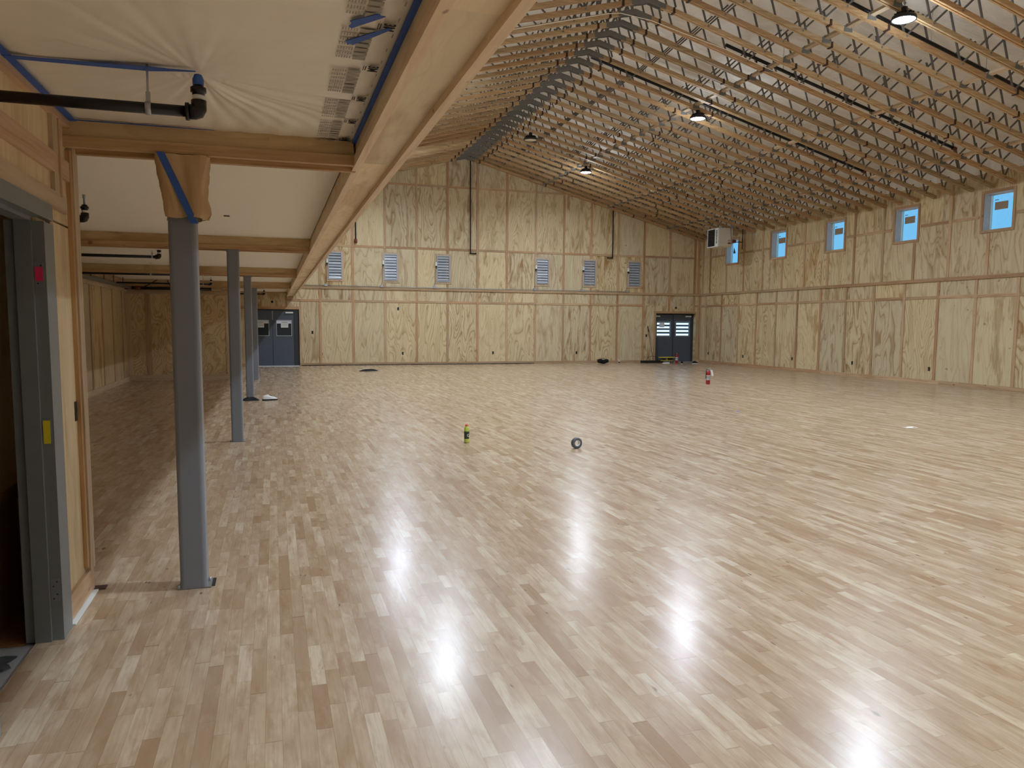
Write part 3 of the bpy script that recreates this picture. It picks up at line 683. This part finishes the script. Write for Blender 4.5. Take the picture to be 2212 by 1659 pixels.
MB().bar((.15, -.05, -.02), (.55, -.05, .22), .03, .02).build('strap', 'black', bp); MB().bar((.80, -.05, .22), (.92, -.05, -.03), .03, .02).build('strap', 'black', bp)
MB().tube([(.0, 0, 0), (.14, 0, 0)], .05, 12).build('coupling', 'rust', bp)

# ------------------------------------------------------------------ roof trusses
XE = 17.84; XLE = XRI-(XE-XRI)
cosA = 1/math.sqrt(1+SL*SL)
proto = None
def chordz(x): return low(x)+.048
PINS = [8.60+1.355*k for k in range(7)]; PINS[-1] = 16.66; PINS.append(17.48)
def web_mesh(x0, z0, x1, z1):
    return MB().bar((x0, 0, z0), (x1, 0, z1), .030, .030)
def make_truss(parts=True):
    t = thing('roof_truss', 'x', 'roof truss', (0, 0, 0))
    for s in (1, -1):
        xe = XRI+s*(XE-XRI); m = MB()
        for yo in (-.030, .030):
            xs = XRI+s*.30
            m.bar((xs, yo, chordz(xs)), (xe, yo, chordz(xe)), .040, .088)
        m.build('bottom_chord', 'chord', t)
        pp = [8.60-1.15]+PINS if False else PINS
        tops = [(a+b)/2 for a, b in zip(pp, pp[1:])]
        Z = lambda x: Z0-SL*(x-XRI)
        # local frame shift: top pins lie perpendicular to the chord
        sh = 1.08*SL*cosA*cosA
        for i, xp in enumerate(pp):
            zb = Z(xp)+.05
            half = .69 if i < len(pp)-1 else .25
            for dd in (-1, 1):
                if i == len(pp)-1 and dd == 1: hx, hz = .17, .40
                elif i == len(pp)-1: hx, hz = -.30, 1.00
                else:
                    hx = dd*.677+sh
                    hz = 1.14-SL*hx
                X1 = xp+hx
                if X1 > XR-.03: continue
                ww = MB().bar((XRI+s*(xp-XRI), 0, zb), (XRI+s*(X1-XRI), 0, zb+hz-.05), .030, .030)
                ww.build('web_tube', 'tube', t)
            MB().tube([(XRI+s*(xp-XRI), -.056, zb), (XRI+s*(xp-XRI), .056, zb)], .022, 10).build('pin', 'plate', t)
        # first web beside the ridge
        MB().bar((XRI+s*.62, 0, Z0-.02), (XRI+s*.30, 0, Z0+1.08), .030, .030).build('web_tube', 'tube', t)
        for xb in (10.5, 13.35, 16.1):
            x = XRI+s*(xb-XRI); z = low(x)
            MB().prism([(x-.10, z+.02), (x+.10, z+.02), (x+.08, z+.12), (x+.035, z+.17), (x-.035, z+.17), (x-.08, z+.12)], 'y', -.058, -.052).build('connector_plate', 'plate', t)
        for q, dx in enumerate((.56, 3.3, 7.2)):
            x = XRI+s*dx; z = low(x)
            MB().prism([(x-.025, z-.008), (x+.025, z-.008), (x+.02, z+.10), (x-.02, z+.10)], 'y', -.062, .062).build('splice_clip', 'dark_clip', t)
    # bent ridge plates
    pr = []
    for s in (-1, -.35, 0, .35, 1): pr.append((XRI+s*.37, low(XRI+s*.37)-.012+(-.012 if abs(s) < .5 else 0)))
    up = [(x, z+.098+(.012 if abs(x-XRI) < .3 else 0)) for x, z in reversed(pr)]
    MB().prism(pr+up, 'y', -.060, -.048).prism(pr+up, 'y', .048, .060).build('ridge_plate', 'plate', t)
    MB().bar((XRI-.05, 0, Z0+.08), (XRI-.05, 0, Z0+1.12), .045, .045, (0, 1, 0)).build('ridge_post', 'plate', t)
    for s in (1, -1): MB().bar((XRI, 0, Z0+.16), (XRI+s*.42, 0, Z0+.95), .05, .012, (0, 1, 0)).build('ridge_gusset', 'plate', t)
    return t
proto = make_truss()
TY = [15.02+.6096*k for k in range(24, -12, -1)]
rt = random.Random(5)
for i, y in enumerate(TY):
    t = proto if i == 0 else copy_tree(proto)
    t.location = (0, y, 0)
    t['label'] = 'open-web timber roof truss with grey tube webs, %s counting from the far gable wall' % NUM[i]
    t['group'] = 'roof trusses'
    for ch in t.children:
        n = ch.name.split('.')[0]
        if n == 'splice_clip' and i:
            dx = rt.uniform(-.5, .5) if abs(ch.data.vertices[0].co.x-XRI) > 1 else 0
            ch.location.x = dx; ch.location.z = -SL*dx*(1 if ch.data.vertices[0].co.x > XRI else -1)
# lateral bracing boards lying over the chords
blab = {(1, 10.5): 'bracing board over the right slope chords nearest the ridge', (1, 13.35): 'bracing board along the middle of the right slope', (1, 16.1): 'bracing board over the right slope chords nearest the windows',
        (-1, 10.5): 'bracing board over the left slope chords nearest the ridge', (-1, 13.35): 'bracing board along the left slope behind the big beam'}
for (s, xb), lab in blab.items():
    x = XRI+s*(xb-XRI); z = low(x)+.100
    tag(box(x-.045, x+.045, TY[-1]-.3, YF-.02, z-.008, z+.05).xf(Matrix.Translation((x, 0, z)) @ Matrix.Rotation(s*math.atan(SL), 4, 'Y') @ Matrix.Translation((-x, 0, -z))).build('bracing_board', 'fir_y'), lab, 'brace', 'lateral bracing boards in the roof')
# roof sprinkler pipes
plab = ['nearest the camera on the right slope', 'second from the camera on the right slope, with capped end', 'third from the camera on the right slope', 'fourth from the camera on the right slope', 'fifth from the camera on the right slope', 'farthest back on the right slope']
for k in range(6):
    y = 12.2+3.05*k; x0 = 9.6 if k == 1 else 7.7; x1 = 16.1
    y = (min(TY, key=lambda q: abs(q-y)))+.27
    zz = lambda x: low(x)+.36
    t = thing('roof_sprinkler_pipe', 'black sprinkler pipe between trusses, '+plab[k], 'pipe', (x0, y, zz(x0)), 0, 'sprinkler pipes in the roof')
    MB().tube([(0, 0, 0), (x1-x0, 0, zz(x1)-zz(x0))], .036, 12).build('pipe', 'black_pipe', t)
    MB().tube([(x1-x0-.02, 0, zz(x1)-zz(x0)), (x1-x0+.08, 0, zz(x1)-zz(x0)-.025)], .048, 12).build('end_cap', 'rust' , t)
    for q in (.8, 3.4, 5.6): MB().tube([(q, 0, -SL*q), (q, 0, -SL*q-.13)], .016, 8).build('sprinkler_drop', 'black_pipe', t); 
    for q in (1.5, 4.5, 5.9): MB().tube([(q, 0, -SL*q), (q, 0, -SL*q+.68)], .006, 6).build('hanger_rod', 'galv', t)
# loose white cable along one truss
yc = TY[24]-.075
tag(MB().tube([(2.2, yc, low(2.2)+.06), (4.5, yc, low(4.5)+.06), (6.6, yc, low(6.6)+.07), (6.9, yc, low(6.9)+.04), (7.6, yc, low(7.6)-.02), (8.3, yc, low(8.3)+.01), (9.4, yc, low(9.4)+.07), (12, yc, low(12)+.07), (15, yc, low(15)+.07)], .008, 6).build('cable', 'drywall'), 'thin white cable stapled along one truss near the ridge', 'cable')

# ------------------------------------------------------------------ high bay lights
def highbay(label, x, y, z, lit, top):
    t = thing('high_bay_light', label, 'ceiling light', (x, y, z), 0, 'round high bay lights')
    hs_ = MB().lathe([(.001, .20), (.05, .20), (.055, .12), (.10, .11), (.11, .06), (.19, .05), (.205, .02), (.205, -.02), (.19, -.02), (.185, .0), (.001, .0)], 28); hs_ = hs_.build('housing', 'black', t)
    fins = MB()
    for k in range(12):
        a = 2*PI*k/12; c, s = math.cos(a), math.sin(a); fins.bar((.05*c, .05*s, .09), (.16*c, .16*s, .07), .008, .06)
    fins.build('heat_sink', 'black', hs_)
    MB().lathe([(.001, -.012), (.18, -.012), (.18, .002)], 28).build('lens', 'led' if lit else 'lens_off', t)
    MB().tube([(0, 0, .20), (0, 0, .24), (.03, 0, .27), (0, 0, .30), (-.03, 0, .27), (0, 0, .24)], .008, 6).build('hook', 'galv', t)
    MB().tube([(0, 0, .28), (.01, 0, (top-z)*.5), (0, 0, top-z)], .006, 6).build('cord', 'black', t)
    if lit:
        ld = bpy.data.lights.new('high_bay_lamp', 'AREA'); ld.shape = 'DISK'; ld.size = .34; ld.energy = POW; ld.color = (.74, .87, 1.0); ld.spread = math.radians(165)
        lo = bpy.data.objects.new('lamp', ld); col.objects.link(lo); lo.parent = t; lo.location = (0, 0, -.03)
        pl = bpy.data.lights.new('roof_fill', 'POINT'); pl.energy = POW*.27; pl.color = (.74, .87, 1.0); pl.shadow_soft_size = .2  # added all-round fill under the fixture, brightens trusses and membrane
        po = bpy.data.objects.new('roof_fill', pl); col.objects.link(po); po.parent = t; po.location = (0, 0, -.35)
POW = 160
LYS = [25.5, 18.04, 11.23, 4.2, -2.8]
rl = ['lit round high bay light on the right slope, farthest back', 'lit round high bay light on the right slope, middle of the three seen', 'lit round high bay light at the top right, nearest the camera', 'lit high bay light on the right slope beside the camera', 'lit high bay light on the right slope behind the camera']
ll = ['lit high bay light on the left slope, farthest back', 'lit high bay light on the left slope, middle of the hall', 'lit high bay light on the left slope, third from the far wall', 'lit high bay light on the left slope beside the camera', 'lit high bay light on the left slope behind the camera']
for y, a, b in zip(LYS, rl, ll):
    highbay(a, 10.57, y, 6.93, True, low(10.57)+.1); highbay(b, 3.93, y, 6.93, True, low(3.93)+.1)
highbay('unlit black high bay light hanging on a long cord below the ridge', 7.43, 22.25, 7.08, False, Z0+.02)

# ------------------------------------------------------------------ unit heater
ht = thing('unit_heater', 'white box heater with black louvred front hung in the far right corner', 'heater', (16.26, 26.0, 4.62))
W, D, H = .62, .78, .70
MB().prism([(0, .06), (0, H), (D, H), (D, .0), (.10, .0)], 'x', .06, W).build('cabinet', 'beige', ht)
MB().box(0, .06, 0, D, .0, .03).box(0, .06, 0, D, H-.03, H).box(0, .06, 0, .24, .03, H-.03).box(0, .06, D-.03, D, .03, H-.03).build('front_bezel', 'white', ht); fbz = bpy.data.objects['front_bezel']
box(.03, .05, .24, D-.03, .03, H-.03).build('grille_back', 'black', ht)
gl = MB()
for j in range(9): z = .06+.068*j; gl.prism([(.24, z), (.24, z+.012), (.75, z+.012), (.75, z)], 'x', .0, .035)
gl.build('grille_louvres', 'door_dark', fbz)
text('maker_name', 'REZNOR', .13, 'ink', fbz, (-.002, .12, H*.52), (PI/2, PI/2, -PI/2), .001, bold=.004)
for q in (0, 1): box(W-.20, W-.06, -.0025, -.0005, .10+.10*q, .16+.10*q).build('rating_label', 'greyink' if q else 'rust', ht)
MB().tube([(W+.0, .3, .50), (W+.16, .3, .50), (W+.16, .3, 1.05)], .06, 14).build('flue', 'galv', ht)
MB().tube([(.2, .2, H), (.2, .2, H+.22)], .008, 6).build('hanger_rod', 'galv', ht); MB().tube([(.5, .6, H), (.5, .6, H+.16)], .008, 6).build('hanger_rod', 'galv', ht)
MB().tube([(W-.06, -.01, H-.05), (W-.1, -.03, H+.02), (W-.05, -.02, .35), (W-.02, -.01, .1)], .008, 6).build('cable', 'black', ht)
MB().box(W+.02, W+.30, .2, .55, .18, .30).build('gas_valve_box', 'rust', ht)
gp = MB().tube([(W+.30, .25, .22), (W+.62, .25, .22)], .016, 8).tube([(W+.62, .25, -.05), (W+.62, .25, .95)], .018, 8).build('gas_pipe', 'black_pipe', ht)

# ------------------------------------------------------------------ objects on the floor
bt = thing('drink_bottle', 'plastic bottle of yellow-green sports drink with orange cap on the floor', 'bottle', (2.475, 10.04, 0))
MB().lathe([(.001, .001), (.034, .001), (.037, .008), (.037, .045), (.033, .055), (.034, .10), (.036, .16), (.037, .185), (.030, .205), (.018, .222), (.016, .232), (.001, .232)], 20).build('body', 'drink', bt)
lb = MB().lathe([(.0345, .055), (.0350, .10), (.0375, .155)], 20).build('wrapper_label', 'bottlelabel', bt)
text('label_letter', 'G', .055, 'white', lb, (.012, -.0385, .10), (PI/2, 0, .2), .0008)
MB().lathe([(.017, .222), (.019, .224), (.019, .25), (.001, .251)], 16).build('cap', 'orange', bt)
tp = thing('tape_roll', 'grey roll of duct tape standing on edge on the floor', 'tape roll', (3.741, 9.2, 0), .15)
MB().lathe([(.038, -.024), (.070, -.024), (.070, .024), (.038, .024), (.038, -.024)], 32).xf(Matrix.Translation((0, 0, .07)) @ Matrix.Rotation(PI/2, 4, 'X')).build('wound_tape', 'grey_tape', tp)
MB().lathe([(.036, -.025), (.040, -.025), (.040, .025), (.036, .025), (.036, -.025)], 32).xf(Matrix.Translation((0, 0, .07)) @ Matrix.Rotation(PI/2, 4, 'X')).build('cardboard_core', 'white', tp)
def extinguisher(label, x, y, s, tagw):
    t = thing('fire_extinguisher', label, 'fire extinguisher', (x, y, 0))
    MB().lathe([(.001, .0), (.062*s, 0), (.065*s, .01), (.065*s, .34*s), (.055*s, .385*s), (.03*s, .41*s), (.018*s, .42*s), (.018*s, .44*s), (.001, .44*s)], 24).build('cylinder', 'red', t)
    lbd = MB().lathe([(.0655*s, .13*s), (.0658*s, .27*s)], 24).build('label_band', 'paper', t)
    for q in (.15, .19, .225): MB().lathe([(.0662*s, q*s), (.0662*s, (q+.018)*s)], 24).build('label_text_band', 'ink', lbd)
    MB().box(-.02*s, .02*s, -.02*s, .02*s, .43*s, .47*s).build('valve', 'galv', t)
    MB().bar((-.02*s, 0, .47*s), (.10*s, 0, .50*s), .02*s, .012*s).bar((-.02*s, 0, .45*s), (.09*s, 0, .455*s), .018*s, .01*s).build('handle', 'black' if not tagw else 'galv', t)
    MB().tube([(-.02*s, 0, .45*s), (-.07*s, 0, .44*s), (-.085*s, -.01, .36*s), (-.08*s, -.01, .18*s)], .009*s, 8).build('hose', 'black', t)
    if tagw: MB().add([(.03, -.06, .45*s), (.10, -.06, .43*s), (.125, -.075, .26*s), (.07, -.075, .25*s), (.03, -.057, .45*s), (.10, -.057, .43*s), (.125, -.072, .26*s), (.07, -.072, .25*s)], [(0,1,2,3), (7,6,5,4), (0,4,5,1), (1,5,6,2), (2,6,7,3), (3,7,4,0)]).build('paper_tag', 'paper', t)
extinguisher('red fire extinguisher with white paper tag standing alone on the open floor', 11.364, 18.46, .90, True)
extinguisher('red fire extinguisher beside the yellow bench at the right double door', 15.95+.33, 28.95, .95, False)
# duffel bag
def blob(nx, ny, fn): return MB().grid(nx, ny, fn)
def bagf(u, v):
    a = 2*PI*v; x = (u-.5)*.52; e = math.sqrt(max(0, 1-(abs(2*u-1))**3.2))
    sag = .02*math.sin(9*u); r = e*(.10+.012*math.sin(5*u+2))
    return (x, r*math.cos(a)*1.05, max(.001, .10+sag*e+r*.95*math.sin(a)))
bg = thing('duffel_bag', 'black soft duffel bag lying against the foot of the far wall', 'bag', (13.0, 29.2, 0), .05)
blob(24, 20, bagf).build('bag_body', 'fabric', bg)
MB().tube([(-.18, -.06, .15), (-.1, -.08, .22), (.03, -.08, .21), (.1, -.06, .17)], .010, 8).build('handle_strap', 'fabric', bg)
MB().tube([(-.24, -.02, .16), (-.30, -.05, .19), (-.31, -.06, .14), (-.25, -.05, .1)], .010, 8).build('shoulder_strap', 'fabric', bg)
cp = thing('paper_cup', 'white paper cup with dark sleeve on the floor near the duffel bag', 'cup', (13.64, 29.0, 0))
MB().lathe([(.001, .0), (.028, 0), (.040, .135), (.043, .14), (.040, .15), (.001, .152)], 20).build('cup_body', 'white', cp)
MB().lathe([(.0315, .035), (.0375, .085)], 20).build('sleeve', 'dark_clip', cp)
# rag on the floor left
def rag(name, label, cat, x, y, sx, sy, h, m, rz=0, seed=0):
    def f(u, v):
        a = 2*PI*u; r = v*(1+.18*math.sin(3*a+seed)+.1*math.sin(5*a+2*seed))
        return (sx*r*math.cos(a), sy*r*math.sin(a), .002+h*(1-v*v)*(1+.35*math.sin(2*a+seed)*v+.2*math.sin(5*a+seed)*v))
    t = thing(name, label, cat, (x, y, 0), rz); MB().grid(28, 8, f).build('cloth', m, t); return t
rag('dark_cloth', 'flat black cloth dropped on the floor before the far wall', 'cloth', 3.0, 26.0, .30, .12, .07, 'fabric', .2, 1)
rag('clothes_bundle', 'black clothes heaped at the foot of the third column', 'clothes', -.50, 16.66, .17, .13, .07, 'fabric', 0, 2)
def shoe(label, x, y, rz, m, sole, stripe=None):
    t = thing('sneaker', label, 'shoe', (x, y, 0), rz)
    def f(u, v):
        a = PI*v; xx = (u-.5)*.30; wd = .048*(math.sin(PI*min(1, u*.93+.07))**.45) if 0 < u < 1 else .001
        hh = (.10 if u < .38 else .10-.07*((u-.38)/.62)**.8)*(math.sin(PI*min(.999, max(.001, u*.97+.015)))**.25)
        return (xx, wd*math.cos(a), .026+hh*math.sin(a)**.8)
    MB().grid(20, 12, f).build('upper', m, t)
    def g(u, v): xx = (u-.5)*.315; wd = .055*(math.sin(PI*min(.999, max(.001, u)))**.4); return (xx, wd*(2*v-1), .03)
    s2 = MB().grid(20, 4, g); s3 = [(p[0], p[1], .001) for p in s2.v]; n = len(s2.v); 
    s2.v += s3; fs = list(s2.f)
    s2.f += [tuple(i+n for i in reversed(f_)) for f_ in fs]; s2.sm += [True]*len(fs)
    for i in range(20):
        s2.f += [(i, i+1, n+i+1, n+i), (84+i+0, n+84+i, n+85+i, 85+i)]; s2.sm += [False]*2
    s2.build('sole', sole, t)
    MB().bar((-.02, 0, .115), (.07, 0, .07), .045, .008).build('laces', stripe or m, t)
    return t
shoe('white and black sneaker beside the black clothes at the third column', -.10, 16.60, .2, 'white', 'black', 'black')
shoe('black sneaker with white sole at the right door, left one of the pair', 16.25, 28.45, .9, 'fabric', 'white')
shoe('black sneaker with white sole at the right door, right one of the pair', 16.85, 28.40, .1, 'fabric', 'white')
# push broom leaning beside the right door
br = thing('push_broom', 'wide black push broom with brown handle leaning on the far wall', 'broom', (15.32, 29.35, 0))
box(-.52, .48, -.03, .03, .07, .11).build('broom_block', 'black', br)
bb = MB()
for k in range(40): x = -.51+.99*k/39; bb.bar((x, -.015, .002), (x, 0, .07), .022, .05, (0, 1, 0))
bb.build('bristles', 'black', br)
MB().tube([(.06, 0, .12), (.0, .44, 1.55)], .014, 10).build('handle', 'brownwood', br)
MB().tube([(.009, .375, 1.33), (.0, .44, 1.56)], .020, 10).build('handle_grip', 'black', br)
MB().tube([(-.24, 0, .10), (-.17, .03, .24), (.04, .05, .30)], .009, 6).tube([(.30, 0, .10), (.25, .03, .24), (.04, .05, .30)], .009, 6).build('brace', 'black', br)
dp = thing('white_dustpan', 'white dustpan on the floor in front of the broom', 'dustpan', (15.72, 28.85, 0))
MB().prism([(-.12, 0), (.12, 0), (.10, .05), (-.10, .02)], 'y', -.12, .12).build('pan', 'white', dp)
MB().tube([(.1, 0, .03), (.30, .02, .02)], .012, 8).build('pan_handle', 'black', dp)
# yellow bench
wb = thing('work_bench', 'low yellow folding work bench in front of the right double door', 'bench', (15.93, 29.15, 0))
box(-.34, .34, -.12, .12, .235, .26).build('top_board', 'yellowp', wb)
box(-.25, .25, -.10, .10, .105, .125).build('lower_board', 'yellowp', wb)
for sx in (-1, 1):
    for sy in (-1, 1): MB().bar((sx*.24, sy*.09, 0), (sx*.22, sy*.08, .235), .025, .025, (1, 0, 0)).build('leg', 'dark_clip', wb)
box(-.20, -.10, -.06, .06, .125, .20).build('tool_block', 'black', wb); box(.06, .2, -.06, .06, .125, .21).build('tool_block', 'black', wb); MB().lathe([(.001, .125), (.035, .125), (.015, .22), (.001, .22)], 12).build('cone', 'yellowp', wb)
# litter
tag(MB().grid(5, 5, lambda u, v: (9.72+.22*u-.11, 9.75+.12*v-.06, .002+.004*math.sin(6*u)*math.sin(5*v))).build('paper_scrap', 'paper'), 'white paper scrap lying on the floor at the right', 'scrap')
tag(MB().lathe([(.001, .006), (.03, .006), (.033, .001)], 10, (8.3, 12.4, 0)).build('bottle_lid', 'tape'), 'tiny blue lid on the floor right of centre', 'lid')
tag(MB().lathe([(.001, .012), (.02, .010), (.03, .001)], 8, (1.45, 29.3, 0)).build('tape_scrap', 'tape'), 'crumpled blue tape scrap on the floor beside the left door', 'scrap')
tag(MB().box(-.9, .9, 29.25, 29.55, .001, .006).build('paper_runner', 'paper'), 'white paper runner across the foot of the left double door', 'paper')
tag(box(.32-.8, .38-.8, 8.8, 8.9, SOF-.002, SOF-.0005).build('ceiling_scuff', 'ink'), 'short dark scuff on the off-white ceiling behind the first cross beam', 'mark')
tag(box(1.95, 2.03, 28.6, 28.64, .001, .01).build('wood_chip', 'black'), 'tiny dark chip on the floor near the far wall', 'scrap')

# ------------------------------------------------------------------ world, camera
w = bpy.data.worlds.new('World'); scene.world = w; w.use_nodes = True
bgn = w.node_tree.nodes['Background']; bgn.inputs[0].default_value = (.19, .60, 1.0, 1); bgn.inputs[1].default_value = .80
cam = bpy.data.cameras.new('camera'); co = bpy.data.objects.new('camera', cam); col.objects.link(co); scene.camera = co
f, p, yw, r, h = 1655.81, .0942, .3042, .0069, 1.6083; cxp, cyp = 1111.44, 856.52
cam.sensor_fit = 'HORIZONTAL'; cam.sensor_width = 36; cam.lens = f/2212*36
cam.shift_x = (1106-cxp)/2212; cam.shift_y = (cyp-829.5)/2212
cam.clip_start = .05; cam.clip_end = 200
cyw, syw = math.cos(yw), math.sin(yw); cp_, sp_ = math.cos(p), math.sin(p)
fwd = Vector((syw*cp_, cyw*cp_, -sp_)); rt_ = Vector((cyw, -syw, 0)); up_ = rt_.cross(fwd)
r2 = rt_*math.cos(r)+up_*math.sin(r); u2 = -rt_*math.sin(r)+up_*math.cos(r)
mw = Matrix((( r2.x, u2.x, -fwd.x, 0), (r2.y, u2.y, -fwd.y, 0), (r2.z, u2.z, -fwd.z, h), (0, 0, 0, 1)))
co.matrix_world = mw
scene.view_settings.view_transform = 'Standard'; scene.view_settings.look = 'None'; scene.view_settings.gamma = 1; scene.view_settings.use_curve_mapping = False
scene.view_settings.exposure = .28
sn = bpy.data.lights.new('slat_fill_sun', 'SUN'); sn.energy = 9; sn.angle = .02; so = bpy.data.objects.new('slat_fill_sun', sn); col.objects.link(so); so.rotation_euler = (math.radians(11), 0, 0); so.location = (16, 31, 20)  # added lamp, whitens the slats outside the right door glass
